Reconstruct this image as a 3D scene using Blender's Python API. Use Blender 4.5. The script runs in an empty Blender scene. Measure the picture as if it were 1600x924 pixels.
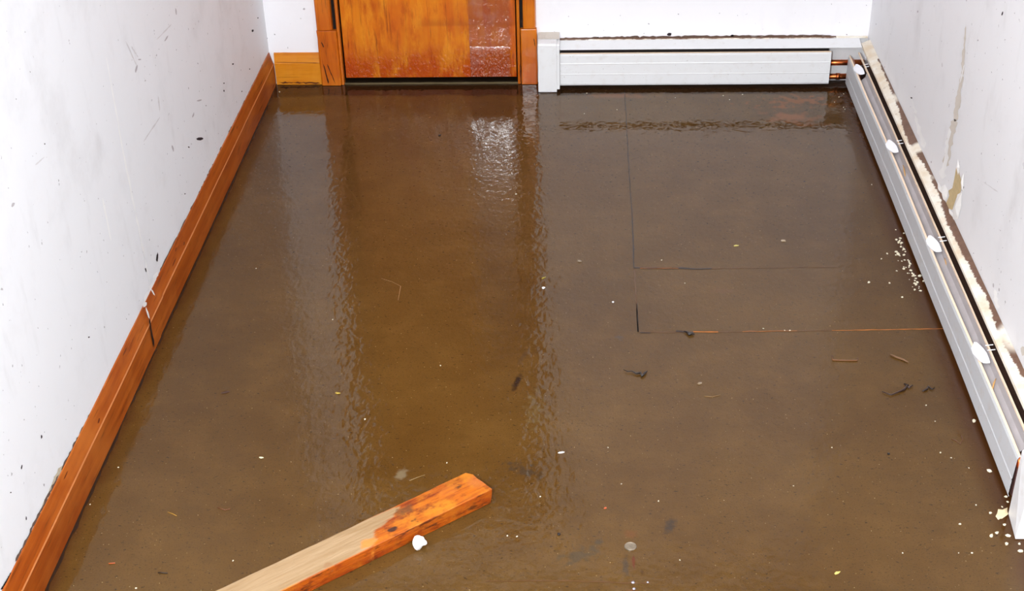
import bpy, bmesh, math, random
from mathutils import Vector, Matrix, noise as mnoise
random.seed(7)
R = random.Random(7)

# ------------------------------------------------------------------ camera, world, lights, exposure
F_PX, CAM_H = 2188.0, 2.1
VD = Vector((108, 1368, 2188)).normalized()                 # world +Y in camera axes (right, up, forward)
VX = Vector((1, -.001, 0)); VX.z = -(VX.x*VD.x + VX.y*VD.y)/VD.z; VX.normalize()
VU = VD.cross(VX)
if VU.y < 0: VU = -VU
cd = bpy.data.cameras.new('camera'); cam = bpy.data.objects.new('camera', cd)
bpy.context.scene.collection.objects.link(cam)
cd.sensor_width = 36; cd.lens = F_PX/1600*36; cd.clip_start = .05
right = Vector((VX.x, VD.x, VU.x)); up = Vector((VX.y, VD.y, VU.y)); fwd = Vector((VX.z, VD.z, VU.z))
M3 = Matrix((right, up, -fwd)).transposed()
cam.matrix_world = Matrix.Translation((0, 0, CAM_H)) @ M3.to_4x4()
bpy.context.scene.camera = cam

sc = bpy.context.scene
sc.view_settings.view_transform = 'Standard'; sc.view_settings.look = 'None'
sc.view_settings.gamma = 1; sc.view_settings.exposure = 0.0
sc.view_settings.use_curve_mapping = False
w = bpy.data.worlds.new('world'); sc.world = w; w.use_nodes = True
w.node_tree.nodes['Background'].inputs[0].default_value = (.9, .95, 1, 1)
w.node_tree.nodes['Background'].inputs[1].default_value = .7

def area(name, loc, target, size, power, col, sy=None):
    l = bpy.data.lights.new(name, 'AREA'); l.energy = power; l.color = col; l.size = size
    if sy: l.shape = 'RECTANGLE'; l.size_y = sy
    o = bpy.data.objects.new(name, l); sc.collection.objects.link(o)
    o.location = loc; o.rotation_euler = (Vector(target)-Vector(loc)).to_track_quat('-Z', 'Y').to_euler()
    return o
area('flash_light', (-.42, -.25, 2.28), (-.1, 4.8, .5), .20, 128, (.95, .985, 1))
area('fill_light', (-.05, 1.75, 2.5), (-.05, 1.75, 0), 1.4, 16, (.94, .985, 1), 2.4)  # unseen fill light added under the ceiling to lift the ambient

# ------------------------------------------------------------------ pixel -> point on a real plane of the room
def ray(px, py):
    v = Vector(((px-800)/F_PX, (462-py)/F_PX, 1)); return Vector((v.dot(VX), v.dot(VD), v.dot(VU)))
def fl(px, py, z=0.0):
    r = ray(px, py); t = (z-CAM_H)/r.z; return Vector((r.x*t, r.y*t, z))
def onx(px, py, x):
    r = ray(px, py); t = x/r.x; return Vector((x, r.y*t, CAM_H+r.z*t))
def ony(px, py, y):
    r = ray(px, py); t = y/r.y; return Vector((r.x*t, y, CAM_H+r.z*t))

# ------------------------------------------------------------------ mesh helpers
class MB:
    def __init__(s): s.v = []; s.f = []; s.m = []; s.sm = []
    def face(s, pts, m=0, smooth=False):
        i = len(s.v); s.v += [tuple(p) for p in pts]; s.f.append(tuple(range(i, i+len(pts)))); s.m.append(m); s.sm.append(smooth)
    def box(s, x0, x1, y0, y1, z0, z1, m=0):
        s.loft([[(x0,y0,z0),(x1,y0,z0),(x1,y1,z0),(x0,y1,z0)], [(x0,y0,z1),(x1,y0,z1),(x1,y1,z1),(x0,y1,z1)]], m)
    def loft(s, rings, m=0, cap=True, smooth=False, closed=True):
        b = len(s.v); n = len(rings[0])
        for r in rings: s.v += [tuple(p) for p in r]
        for k in range(len(rings)-1):
            for j in range(n if closed else n-1):
                a = b+k*n+j; c = b+k*n+(j+1) % n
                s.f.append((a, c, c+n, a+n)); s.m.append(m); s.sm.append(smooth)
        if cap:
            s.f.append(tuple(range(b+n-1, b-1, -1))); s.m.append(m); s.sm.append(False)
            e = b+(len(rings)-1)*n
            s.f.append(tuple(range(e, e+n))); s.m.append(m); s.sm.append(False)
    def prism(s, prof, axis, t0, t1, m=0, seg=1, jit=0.0):
        """closed profile extruded along x ((a,b) = y,z) or y ((a,b) = x,z)"""
        rings = []
        for k in range(seg+1):
            t = t0+(t1-t0)*k/seg
            j = [(R.uniform(-jit, jit), R.uniform(-jit, jit)) for _ in prof]
            rings.append([((t, a+q[0], b+q[1]) if axis == 'x' else (a+q[0], t, b+q[1])) for (a, b), q in zip(prof, j)])
        s.loft(rings, m)
    def sheet(s, line, th, axis, t0, t1, m=0, seg=1, jit=0.0):
        """an open polyline given thickness th (bent sheet metal)"""
        n = len(line); off = []
        for i in range(n):
            d = Vector((0, 0))
            if i: d += (Vector(line[i])-Vector(line[i-1])).normalized()
            if i < n-1: d += (Vector(line[i+1])-Vector(line[i])).normalized()
            d.normalize(); off.append((line[i][0]-d.y*th, line[i][1]+d.x*th))
        s.prism(list(line)+off[::-1], axis, t0, t1, m, seg, jit)
    def tube(s, a, b, r, m=0, n=16, cap=True):
        a = Vector(a); b = Vector(b); d = (b-a).normalized()
        u = d.orthogonal().normalized(); w_ = d.cross(u)
        s.loft([[p+u*(r*math.cos(2*math.pi*k/n))+w_*(r*math.sin(2*math.pi*k/n)) for k in range(n)] for p in (a, b)], m, cap, True)
    def path(s, pts, rad, m=0, n=6):
        rings = []
        for i, p in enumerate(pts):
            p = Vector(p); d = (Vector(pts[min(i+1, len(pts)-1)])-Vector(pts[max(i-1, 0)])).normalized()
            u = d.cross(Vector((0, 0, 1))); u = u.normalized() if u.length > 1e-4 else Vector((1, 0, 0)); q = u.cross(d)
            r = rad[i] if isinstance(rad, (list, tuple)) else rad
            rings.append([p+u*(r*math.cos(2*math.pi*k/n))+q*(r*math.sin(2*math.pi*k/n)) for k in range(n)])
        s.loft(rings, m, True, True)
    def build(s, name, mats, parent=None, loc=None, bevel=0):
        me = bpy.data.meshes.new(name)
        o = bpy.data.objects.new(name, me); sc.collection.objects.link(o)
        base = Vector(parent['_b']) if parent is not None else Vector(loc if loc is not None else (0, 0, 0))
        me.from_pydata([tuple(Vector(v)-base) for v in s.v], [], s.f)
        mats = mats if isinstance(mats, (list, tuple)) else [mats]
        for m in mats: me.materials.append(m)
        for p, m, q in zip(me.polygons, s.m, s.sm): p.material_index = m; p.use_smooth = q
        bm = bmesh.new(); bm.from_mesh(me); bmesh.ops.recalc_face_normals(bm, faces=bm.faces); bm.to_mesh(me); bm.free()
        if parent is not None:
            o.parent = parent; o['_b'] = tuple(base)
        else:
            o.location = base; o['_b'] = tuple(base)
        if bevel:
            mo = o.modifiers.new('bevel', 'BEVEL'); mo.width = bevel; mo.segments = 2; mo.limit_method = 'ANGLE'; mo.angle_limit = .6
        return o
def tag(o, label, cat, group=None):
    o['label'] = label; o['category'] = cat
    if group: o['group'] = group
    return o
def structure(o, label=None, cat=None):
    o['kind'] = 'structure'
    if label: o['label'] = label; o['category'] = cat
    return o
def thing(name, loc, label, cat, group=None):
    o = bpy.data.objects.new(name, None); sc.collection.objects.link(o); o.empty_display_size = .05
    o.location = loc; o['_b'] = tuple(loc); return tag(o, label, cat, group)

# ------------------------------------------------------------------ material helpers
def lin(c):
    return tuple(((v/255)/12.92 if v/255 <= .04045 else ((v/255+.055)/1.055)**2.4) for v in c)+(1,)
class NT:
    def __init__(s, name):
        s.mat = bpy.data.materials.new(name); s.mat.use_nodes = True; s.t = s.mat.node_tree
        s.b = s.t.nodes['Principled BSDF']; g = s.t.nodes.new('ShaderNodeNewGeometry'); s.pos = g.outputs['Position']
    def n(s, ty, **kw):
        q = s.t.nodes.new('ShaderNode'+ty)
        for k, v in kw.items(): setattr(q, k, v)
        return q
    def put(s, sock, v):
        if isinstance(v, bpy.types.NodeSocket): s.t.links.new(v, sock)
        else: sock.default_value = v
    def math(s, op, a, b=None, c=None):
        q = s.n('Math', operation=op); s.put(q.inputs[0], a)
        if b is not None: s.put(q.inputs[1], b)
        if c is not None: s.put(q.inputs[2], c)
        return q.outputs[0]
    def mapping(s, vec, scale=(1, 1, 1), loc=(0, 0, 0), rot=(0, 0, 0)):
        q = s.n('Mapping'); s.put(q.inputs[0], vec); q.inputs[1].default_value = loc; q.inputs[2].default_value = rot; q.inputs[3].default_value = scale
        return q.outputs[0]
    def noise(s, scale, detail=3, rough=.5, vec=None, dist=0.0):
        q = s.n('TexNoise'); s.put(q.inputs['Vector'], vec if vec is not None else s.pos)
        q.inputs['Scale'].default_value = scale; q.inputs['Detail'].default_value = detail; q.inputs['Roughness'].default_value = rough; q.inputs['Distortion'].default_value = dist
        return q.outputs[0]
    def ramp(s, fac, a, b, smooth=True):
        q = s.n('MapRange'); q.interpolation_type = 'SMOOTHSTEP' if smooth else 'LINEAR'
        s.put(q.inputs[0], fac); s.put(q.inputs[1], a); s.put(q.inputs[2], b); q.inputs[3].default_value = 0; q.inputs[4].default_value = 1
        return q.outputs[0]
    def mix(s, fac, a, b, blend='MIX'):
        q = s.n('Mix', data_type='RGBA', blend_type=blend); s.put(q.inputs[0], fac); s.put(q.inputs[6], a); s.put(q.inputs[7], b); return q.outputs[2]
    def xyz(s, vec=None):
        q = s.n('SeparateXYZ'); s.put(q.inputs[0], vec if vec is not None else s.pos); return q.outputs
    def bump(s, h, strength=.3, dist=.01, normal=None):
        q = s.n('Bump'); q.inputs['Strength'].default_value = strength; q.inputs['Distance'].default_value = dist; s.put(q.inputs['Height'], h)
        if normal is not None: s.put(q.inputs['Normal'], normal)
        return q.outputs[0]
    def set(s, **kw):
        for k, v in kw.items(): s.put(s.b.inputs[k.replace('_', ' ')], v)
        return s.mat
    def ellipse(s, cx, cy, rx, ry, ang, soft=.5, wob=.25, nscale=40):
        """soft blob mask round a world floor point"""
        d = s.n('VectorMath', operation='SUBTRACT'); s.put(d.inputs[0], s.pos); d.inputs[1].default_value = (cx, cy, 0)
        v = s.mapping(d.outputs[0], (1/rx, 1/ry, 0), rot=(0, 0, 0)) if ang == 0 else s.mapping(s.mapping(d.outputs[0], rot=(0, 0, -ang)), (1/rx, 1/ry, 0))
        l = s.n('VectorMath', operation='LENGTH'); s.put(l.inputs[0], v)
        r = s.math('ADD', l.outputs['Value'], s.math('MULTIPLY', s.math('SUBTRACT', s.noise(nscale, 3), .5), wob*4))
        return s.math('SUBTRACT', 1.0, s.ramp(r, 1-soft, 1.0))
def plain(name, col, rough=.6, spec=.3, metal=0, coat=0, var=.12, scale=30):
    m = NT(name); c = lin(col); n = m.noise(scale, 3)
    m.set(Base_Color=m.mix(n, tuple(v*(1-var) for v in c[:3])+(1,), tuple(min(1, v*(1+var)) for v in c[:3])+(1,)), Roughness=rough, Metallic=metal, Coat_Weight=coat, Coat_Roughness=.12)
    m.b.inputs['Specular IOR Level'].default_value = spec
    return m.mat

# painted plaster wall
def wall_mat(name, col, smudge=.5, seed=0):
    m = NT(name); p = m.mapping(m.pos, loc=(seed, seed*2, seed*3))
    sm = m.ramp(m.noise(4.5, 5, .62, p), .5, .8)
    streak = m.ramp(m.noise(14, 4, .6, m.mapping(p, (1, 1, .35))), .56, .78)
    tot = m.math('MULTIPLY', m.math('ADD', m.math('MULTIPLY', sm, .5), m.math('MULTIPLY', streak, .35)), smudge)
    c = m.mix(tot, lin(col), lin((176, 172, 172)))
    sp = m.ramp(m.noise(75, 2, .5, p), .735, .76)
    c = m.mix(m.math('MULTIPLY', sp, .6), c, lin((95, 85, 88)))
    h = m.math('ADD', m.noise(120, 3, .5, p), m.math('MULTIPLY', m.noise(6, 2, .5, p), 2))
    m.set(Base_Color=c, Roughness=.55, Normal=m.bump(h, .12, .002))
    m.b.inputs['Specular IOR Level'].default_value = .2
    return m.mat
M = {}
M['wall_l'] = wall_mat('paint_left', (238, 239, 243), .4, 1.3)
M['wall_b'] = wall_mat('paint_back', (248, 246, 250), .18, 5.1)
M['wall_r'] = wall_mat('paint_right', (237, 237, 240), .4, 9.2)
M['ceil'] = plain('ceiling_paint', (236, 234, 232), .8)

# muddy wet plywood floor
m = NT('wet_muddy_plywood')
n1 = m.noise(1.7, 4, .55); n2 = m.noise(9, 5, .6); n3 = m.noise(260, 2, .6)
grain = m.noise(30, 4, .6, m.mapping(m.pos, (.5, 1.6, 1)))
base = m.mix(m.ramp(n1, .3, .7), lin((79, 53, 19)), lin((90, 63, 26)))
base = m.mix(m.math('MULTIPLY', m.ramp(n2, .4, .75), .28), base, lin((108, 78, 36)))
base = m.mix(m.math('MULTIPLY', m.ramp(grain, .5, .75), .12), base, lin((60, 40, 18)))
base = m.mix(m.math('MULTIPLY', m.ramp(n3, .55, .72), .55), base, lin((48, 33, 16)))
base = m.mix(m.math('MULTIPLY', m.ramp(m.noise(105, 3, .65, m.mapping(m.pos, (.8, 1.2, 1))), .635, .67), .75), base, lin((38, 26, 16)))
base = m.mix(m.math('MULTIPLY', m.ramp(m.noise(190, 2, .5, m.mapping(m.pos, loc=(3, 1, 2))), .73, .75), .6), base, lin((190, 165, 120)))
def blob(px, py, rx, ry, ang, col, amt, soft=.6, wob=.25, ns=40):
    global base
    p = fl(px, py); base = m.mix(m.math('MULTIPLY', m.ellipse(p.x, p.y, rx, ry, ang, soft, wob, ns), amt), base, lin(col))
# darker reddish edge along the left skirting and the right radiator, rust by the back radiator
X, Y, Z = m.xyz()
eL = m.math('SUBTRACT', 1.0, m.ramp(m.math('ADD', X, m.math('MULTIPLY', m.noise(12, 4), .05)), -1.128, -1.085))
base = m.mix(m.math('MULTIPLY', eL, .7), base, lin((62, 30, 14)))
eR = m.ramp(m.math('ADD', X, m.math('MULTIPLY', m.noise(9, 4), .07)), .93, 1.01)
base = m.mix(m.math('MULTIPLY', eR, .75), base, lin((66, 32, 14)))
eB = m.ramp(m.math('ADD', Y, m.math('MULTIPLY', m.noise(14, 4), .05)), 4.765, 4.80)  # shade and gap reflection along the back wall, painted into the floor colour
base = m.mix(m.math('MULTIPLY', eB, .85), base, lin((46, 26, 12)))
blob(1245, 158, .13, .05, .1, (140, 74, 20), .5, .98, 1.3, 34)
blob(1240, 185, .13, .06, -.3, (140, 78, 36), .5, .9, .7, 26)
blob(970, 150, .14, .03, 0, (120, 70, 28), .6, .9, .6, 26)
blob(808, 597, .012, .055, -.25, (26, 20, 18), .9, .8, .3, 70)
blob(816, 560, .010, .05, -.3, (70, 52, 36), .5, .8, .3, 70)
blob(1047, 822, .016, .035, -.35, (44, 38, 34), .75, .8, .35, 70)
blob(822, 736, .06, .028, -.5, (56, 46, 34), .7, .9, .8, 50)
blob(905, 868, .05, .035, .5, (62, 54, 40), .6, .9, .9, 50)
blob(935, 848, .015, .012, 0, (62, 54, 42), .7, .8, .5, 60)
blob(627, 742, .018, .03, -.3, (128, 116, 92), .6, .8, .4, 60)
blob(1130, 455, .05, .02, 0, (96, 66, 38), .5, .8, .4, 40)
blob(968, 528, .014, .018, .5, (70, 62, 56), .6, .8, .4, 60)
blob(835, 640, .03, .09, 0, (96, 78, 46), .5, .9, .9, 60)
blob(978, 885, .010, .04, 0, (58, 50, 42), .6, .7, .5, 80)
blob(990, 878, .004, .03, 0, (92, 30, 16), .7, .6, .3, 80)
blob(985, 835, .02, .02, 0, (100, 58, 22), .5, .8, .4, 80)
blob(1003, 895, .005, .015, 0, (70, 44, 14), .8, .7, .3, 80)
blob(988, 925, .018, .010, 0, (104, 56, 22), .6, .7, .4, 80)
ripple = m.noise(58, 1.5, .5, m.mapping(m.pos, (1.0, .7, 1)), .3)
film = m.noise(7, 3, .5)
coat_n = m.bump(m.math('ADD', m.math('MULTIPLY', ripple, .75), m.math('MULTIPLY', film, .9)), .22, .006)
mud_n = m.bump(m.math('ADD', n3, n2), .25, .002)
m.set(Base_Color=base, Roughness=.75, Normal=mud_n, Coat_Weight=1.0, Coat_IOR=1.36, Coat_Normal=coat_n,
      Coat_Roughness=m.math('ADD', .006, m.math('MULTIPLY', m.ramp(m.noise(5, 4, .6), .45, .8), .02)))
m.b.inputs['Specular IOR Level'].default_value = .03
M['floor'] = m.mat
M['seam_dark'] = plain('seam_dark', (34, 22, 14), .4, .5)
M['seam_orange'] = plain('seam_orange', (176, 104, 40), .5, .3, var=.4, scale=60)
M['seam_mid'] = plain('seam_mid', (92, 58, 28), .4, .5)

def wood(name, cols, axis, coat=.6, rough=.4, gs=1.0, dark=.5, coat_r=.18, bump=.25):
    """stained softwood, grain running along axis (0 x, 1 y, 2 z)"""
    m = NT(name); s = [26*gs]*3; s[axis] = 1.6*gs
    g = m.noise(1.0, 5, .65, m.mapping(m.pos, tuple(s)), .6)
    s2 = [110*gs]*3; s2[axis] = 7*gs
    g2 = m.noise(1.0, 3, .6, m.mapping(m.pos, tuple(s2)))
    big = m.noise(5.5, 3, .6)
    c = m.mix(m.ramp(g, .3, .7), lin(cols[0]), lin(cols[1]))
    c = m.mix(m.math('MULTIPLY', m.ramp(big, .4, .75), .6), c, lin(cols[2]))
    c = m.mix(m.math('MULTIPLY', m.ramp(g2, .56, .75), dark), c, lin(cols[3]))
    m.set(Base_Color=c, Roughness=rough, Coat_Weight=coat, Coat_Roughness=coat_r, Normal=m.bump(m.math('ADD', g, g2), bump, .002))
    m.b.inputs['Specular IOR Level'].default_value = .25
    m.col = c
    return m
M['skirt_l'] = wood('skirting_stain', [(178, 88, 20), (144, 60, 4), (194, 110, 42), (66, 24, 4)], 1, .2, .45, dark=.7).mat
M['skirt_b'] = wood('skirting_amber', [(218, 138, 26), (204, 114, 10), (228, 158, 50), (150, 70, 4)], 0, .4).mat
M['casing'] = wood('casing_stain', [(206, 106, 14), (180, 80, 4), (216, 126, 24), (76, 28, 2)], 2, .6, dark=.6, coat_r=.2).mat
M['bead'] = wood('bead_stain', [(206, 106, 14), (180, 80, 4), (216, 126, 24), (76, 28, 2)], 2, 1, .4, dark=.4, coat_r=.08, bump=.5).mat
M['pale_edge'] = plain('pale_arris', (200, 124, 72), .4, .4)
M['black_gap'] = plain('dark_gap', (20, 15, 12), .8)
M['dirt'] = plain('brown_dirt', (104, 84, 74), .9, var=.5, scale=160)
M['soot'] = plain('soot', (66, 48, 44), .9, var=.5, scale=160)
M['speck'] = plain('dark_speck', (44, 34, 40), .8)
M['speck_soft'] = plain('grey_scuff', (218, 216, 218), .8)
M['speck_mid'] = plain('dull_scuff', (190, 184, 188), .8)
M['scratch'] = plain('white_scratch', (252, 252, 253), .5)
M['beige'] = plain('beige_plaster', (196, 184, 162), .9, var=.2, scale=120)
M['tan'] = plain('tan_gypsum', (200, 178, 136), .9, var=.2, scale=90)
M['stain'] = plain('tan_stain', (214, 206, 196), .9, var=.1, scale=140)
M['paper'] = plain('torn_paper', (240, 238, 236), .8, var=.06)
M['copper'] = plain('copper', (206, 112, 62), .32, .5, 1.0, var=.35, scale=50)
M['damper'] = plain('damper_grey', (172, 166, 168), .5, .4, .1, var=.15, scale=25)
M['white_clip'] = plain('white_clip', (246, 246, 252), .4, .4, var=.02)
M['plaster'] = plain('crumb_plaster', (232, 222, 196), .9, var=.2, scale=200)
M['foam'] = plain('white_foam', (250, 250, 250), .8, var=.02)

# heater enamel, with soot where the strip meets the wall
def enamel(name, col, dirt=.3):
    m = NT(name); n = m.noise(30, 4, .6); n2 = m.noise(160, 2, .5)
    c = m.mix(m.math('MULTIPLY', m.ramp(n, .5, .8), dirt), lin(col), lin((190, 172, 150)))
    c = m.mix(m.math('MULTIPLY', m.ramp(n2, .74, .76), .6), c, lin((120, 100, 84)))
    m.set(Base_Color=c, Roughness=.38)
    m.b.inputs['Specular IOR Level'].default_value = .4
    return m.mat
M['enamel'] = enamel('white_enamel', (236, 236, 238), .18)
M['enamel_grey'] = enamel('dull_white_enamel', (206, 208, 212), .3)
M['cream_lip'] = plain('cream_lip', (240, 214, 188), .5, var=.12)
m = NT('stained_cream_strip')
X, Y, Z = m.xyz()
long = m.noise(3.2, 3, .5, m.mapping(m.pos, (1, 1, 0)))
fine = m.noise(48, 5, .7, m.mapping(m.pos, (.5, 1.0, 1)))
edge = m.math('ADD', m.math('ADD', X, m.math('MULTIPLY', m.math('SUBTRACT', fine, .5), .022)), m.math('MULTIPLY', m.math('SUBTRACT', long, .5), .05))
msk = m.math('MULTIPLY', m.math('MULTIPLY', m.ramp(edge, 1.0300, 1.034), m.ramp(m.noise(5, 1, .5, m.mapping(m.pos, (.6, 1, 0))), .34, .42)), m.math('LESS_THAN', Y, 4.66))
edgeB = m.math('ADD', Y, m.math('MULTIPLY', m.math('SUBTRACT', fine, .5), .02))
mskB = m.math('MULTIPLY', m.ramp(edgeB, 4.862, 4.866), m.math('LESS_THAN', X, .93))
c = m.mix(m.ramp(m.noise(14, 4, .6), .35, .75), lin((240, 234, 222)), lin((220, 200, 172)))
c = m.mix(m.math('MULTIPLY', m.ramp(m.noise(60, 3, .6), .6, .75), .4), c, lin((170, 140, 110)))
brown = m.mix(fine, lin((70, 46, 34)), lin((136, 100, 78)))
c = m.mix(m.math('MAXIMUM', msk, mskB), c, brown)
m.set(Base_Color=c, Roughness=.6)
M['strip'] = m.mat

# ------------------------------------------------------------------ the room
XL, XR, YB, YF, ZC = -1.162, 1.047, 4.875, -1.6, 2.52
DX0, DX1, DZ = -.885, -.232, 2.03
b = MB(); b.face([(XL-.1, YF, 0), (XR+.1, YF, 0), (XR+.1, YB+.12, 0), (XL-.1, YB+.12, 0)])
def seam(pts, wd, mi, z=.0006, wob=.0008):
    """a joint between sheets: a narrow strip with an uneven width along a polyline of floor pixels"""
    P = [fl(*p) for p in pts]; L = []
    for a, c in zip(P, P[1:]):
        n = max(2, int((c-a).length/.02))
        for k in range(n): L.append(a.lerp(c, k/n))
    L.append(P[-1]); e0 = []; e1 = []
    for i, p in enumerate(L):
        d = (L[min(i+1, len(L)-1)]-L[max(i-1, 0)]).normalized(); q = Vector((-d.y, d.x, 0))
        j = R.uniform(-wob, wob); h = wd/2*R.uniform(.6, 1.2)
        e0.append(p+q*(h+j)); e1.append(p+q*(-h+j))
    for i in range(len(L)-1):
        b.face([(*e0[i].xy, z), (*e0[i+1].xy, z), (*e1[i+1].xy, z), (*e1[i].xy, z)], mi)
seam([(976, 140), (983, 270), (988, 340)], .0026, 1)
seam([(988, 340), (990.5, 418)], .004, 1)
seam([(990, 418), (1040, 419.5), (1112, 420.5)], .009, 1, wob=.003)
seam([(1000, 419.5), (1060, 420)], .0022, 2, .0011)
seam([(1110, 420), (1215, 419), (1310, 418)], .0022, 3)
seam([(991, 422), (997, 519)], .0028, 3)
seam([(995, 475), (997, 519)], .004, 1)
seam([(997, 519), (1082, 520)], .004, 3)
seam([(1000, 520), (1016, 521)], .005, 1, .001)
seam([(1056, 518), (1084, 521)], .007, 1, .0012)
seam([(1083, 519), (1122, 519.5)], .0045, 2, .001)
seam([(1122, 519.5), (1300, 517)], .003, 3)
seam([(1300, 517), (1474, 514)], .0032, 2)
seam([(1160, 518.5), (1245, 517.5)], .0018, 2, .001, .002)
seam([(430, 138), (388, 231), (340, 336), (290, 446), (246, 540)], .007, 1, wob=.0022)
seam([(244, 545), (200, 640), (150, 752), (72, 924)], .009, 1, wob=.003)
seam([(878, 908), (990, 912), (1016, 912)], .003, 3, wob=.001)
seam([(760, 909), (878, 908)], .0022, 3)
def soft_poly(mb, c, rx, ry, ang, mi, z, n=9, jit=.3):
    pts = []
    for k in range(n):
        a = 2*math.pi*k/n; r = 1+R.uniform(-jit, jit); x, y = rx*math.cos(a)*r, ry*math.sin(a)*r
        pts.append((c[0]+x*math.cos(ang)-y*math.sin(ang), c[1]+x*math.sin(ang)+y*math.cos(ang), z))
    mb.face(pts, mi)
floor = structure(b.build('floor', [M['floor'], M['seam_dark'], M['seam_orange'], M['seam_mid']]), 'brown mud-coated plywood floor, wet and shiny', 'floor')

# marks on a wall: slightly raised patches that belong to the wall's own mesh
def wall_marks(mb, plane, items):
    for (poly, mi, k) in items:
        pts = [plane(px, py, k) for px, py in poly]; mb.face(pts, mi)
def streak_poly(x0, y0, x1, y1, w0, w1, jag=.0, n=8):
    d = Vector((x1-x0, y1-y0)); nn = Vector((-d.y, d.x)).normalized(); A = []; B = []
    for i in range(n+1):
        t = i/n; p = Vector((x0, y0))+d*t; wd = (w0+(w1-w0)*t)/2 if i not in (0, n) else .1
        A.append(p+nn*(wd*(1+R.uniform(-jag, jag)))+nn*R.uniform(-jag, jag)*.6); B.append(p-nn*(wd*(1+R.uniform(-jag, jag))))
    return [tuple(p) for p in A]+[tuple(p) for p in B[::-1]]
def dot(px, py, r, sq=1.0, ang=0, n=7):
    out = []
    for k in range(n):
        a = 2*math.pi*k/n; q = R.uniform(.7, 1.25); x, y = r*q*math.cos(a), r*sq*q*math.sin(a)
        out.append((px+x*math.cos(ang)-y*math.sin(ang), py+x*math.sin(ang)+y*math.cos(ang)))
    return out
# left wall
b = MB(); b.box(XL-.12, XL, YF, YB+.12, 0, ZC)
pl = lambda px, py, k: onx(px, py, XL+.0006+.0003*k)
it = []
SCR, DK, MID, SOFT, BG = 1, 2, 3, 4, 5
it += [(streak_poly(184, 195, 212, 335, 2.0, 3.2, .4, 12), SCR, 0), (streak_poly(212, 335, 236, 452, 2.6, 1.0, .6, 12), SCR, 0),
       (streak_poly(160, 308, 174, 378, 3, 2, .3), SCR, 0), (streak_poly(166, 90, 186, 200, 1.2, 2, .4), SCR, 0)]
for x, y, r, s_, a in [(313, 217, 2.2, 2.6, 1.5), (295, 230, 1.4, 1, 0), (246, 403, 1.6, 4.5, .1), (395, 48, 1.8, 1.3, 0), (364, 100, 1.3, 1, 0), (350, 130, 1.2, 1, 0),
                       (350, 142, 1.1, 1.4, 0), (403, 28, 1, 1, 0), (386, 154, 1.2, 2.6, .2), (360, 204, 1, 2.6, -.2), (289, 303, 1.1, 1, 0), (139, 527, 1.5, 1, 0),
                       (65, 683, 1.2, 3, .1), (34, 730, 1.2, 3.4, .1), (17, 770, 1.2, 1, 0), (41, 810, 1.1, 2.6, 0), (70, 225, 1, 1, 0), (228, 422, 1, 4, -.3), (418, 60, .9, 1, 0), (390, 108, .9, 1, 0), (378, 143, .9, 1, 0)]:
    it.append((dot(x, y, r, s_, a), DK, 0))
for x, y, r, s_, a in [(213, 108, 1.6, 4, .3), (218, 93, 3, .4, 0), (227, 126, .9, 1.8, 0), (275, 18, 1.1, 5, -.1), (270, 232, 1.4, 4.2, -.2), (311, 157, 4.2, .35, -.3), (302, 180, 1.3, 3.6, .3),
                       (20, 320, 2.2, 1.8, .5), (322, 165, 1, 1, 0), (260, 60, 1.2, 4, .6), (3, 452, 2, 1, 0)]:
    it.append((dot(x, y, r, s_, a), MID, 0))
for x0, y0, x1, y1 in [(250, 183, 224, 222), (268, 38, 245, 62), (225, 225, 226, 226), (196, 64, 214, 104), (247, 150, 250, 175), (55, 258, 70, 245), (205, 72, 216, 90)]:
    it.append((streak_poly(x0, y0, x1, y1, 2.0, 1.2, .5), SOFT, 0))
# dirt and open gap along the top of the skirting
import itertools
def edge_line(p0, p1, w0, w1, mi, k, jag=.6, n=40): return (streak_poly(*p0, *p1, w0, w1, jag, n), mi, k)
it += [edge_line((419, 86), (352, 224), 2.5, 4.5, 6, 1), edge_line((352, 224), (298, 330), 5, 3, 6, 1), edge_line((298, 330), (250, 425), 3, 3, 6, 1, .5, 24),
       edge_line((228, 480), (176, 583), 4, 4.5, 7, 1, .2), edge_line((176, 583), (96, 735), 3, 4, 6, 1), edge_line((98, 728), (22, 915), 9, 16, BG, 1, .15, 30),
       edge_line((92, 742), (24, 878), 3, 3, 6, 2, .8, 30), edge_line((18, 895), (2, 922), 2.2, 2.2, 7, 2, .3), edge_line((246, 425), (226, 474), 5, 5, SCR, 2, .8, 12)]
wall_marks(b, pl, it)
WM = [None, M['scratch'], M['speck'], M['speck_mid'], M['speck_soft'], M['beige'], M['dirt'], M['black_gap']]
structure(b.build('wall_left', [M['wall_l']]+WM[1:]), 'scuffed white painted wall on the left', 'wall')

# back wall, with the door opening
b = MB()
b.box(XL, DX0-.02, YB, YB+.12, 0, ZC); b.box(DX1+.02, XR, YB, YB+.12, 0, ZC); b.box(DX0-.02, DX1+.02, YB, YB+.12, DZ+.02, ZC)
pb = lambda px, py, k: ony(px, py, YB-.0006-.0003*k)
it = [(dot(475, 14, 1.6, 1), 3, 0), (dot(470, 29, 1.3, .7), 4, 0), (dot(1046, 54, 4, .6), 2, 1), (dot(1144, 56, 3, .6), 2, 1), (dot(934, 58.5, 2, .5), 2, 1), (dot(1060, 22, 1, 1), 3, 0), (dot(1323, 54, 1.4, .8), 3, 0),
      edge_line((440, 83.2), (500, 82.6), 1.4, 1.4, 7, 1, .4, 20), edge_line((880, 60.0), (1000, 58.0), 2.0, 3.2, 6, 1, .7, 30), edge_line((1000, 58.0), (1300, 55.4), 3.0, 2.0, 6, 1, .7, 60)]
wall_marks(b, pb, it)
structure(b.build('wall_back', [M['wall_b']]+WM[1:]), 'bright white end wall beside the varnished door', 'wall')

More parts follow.
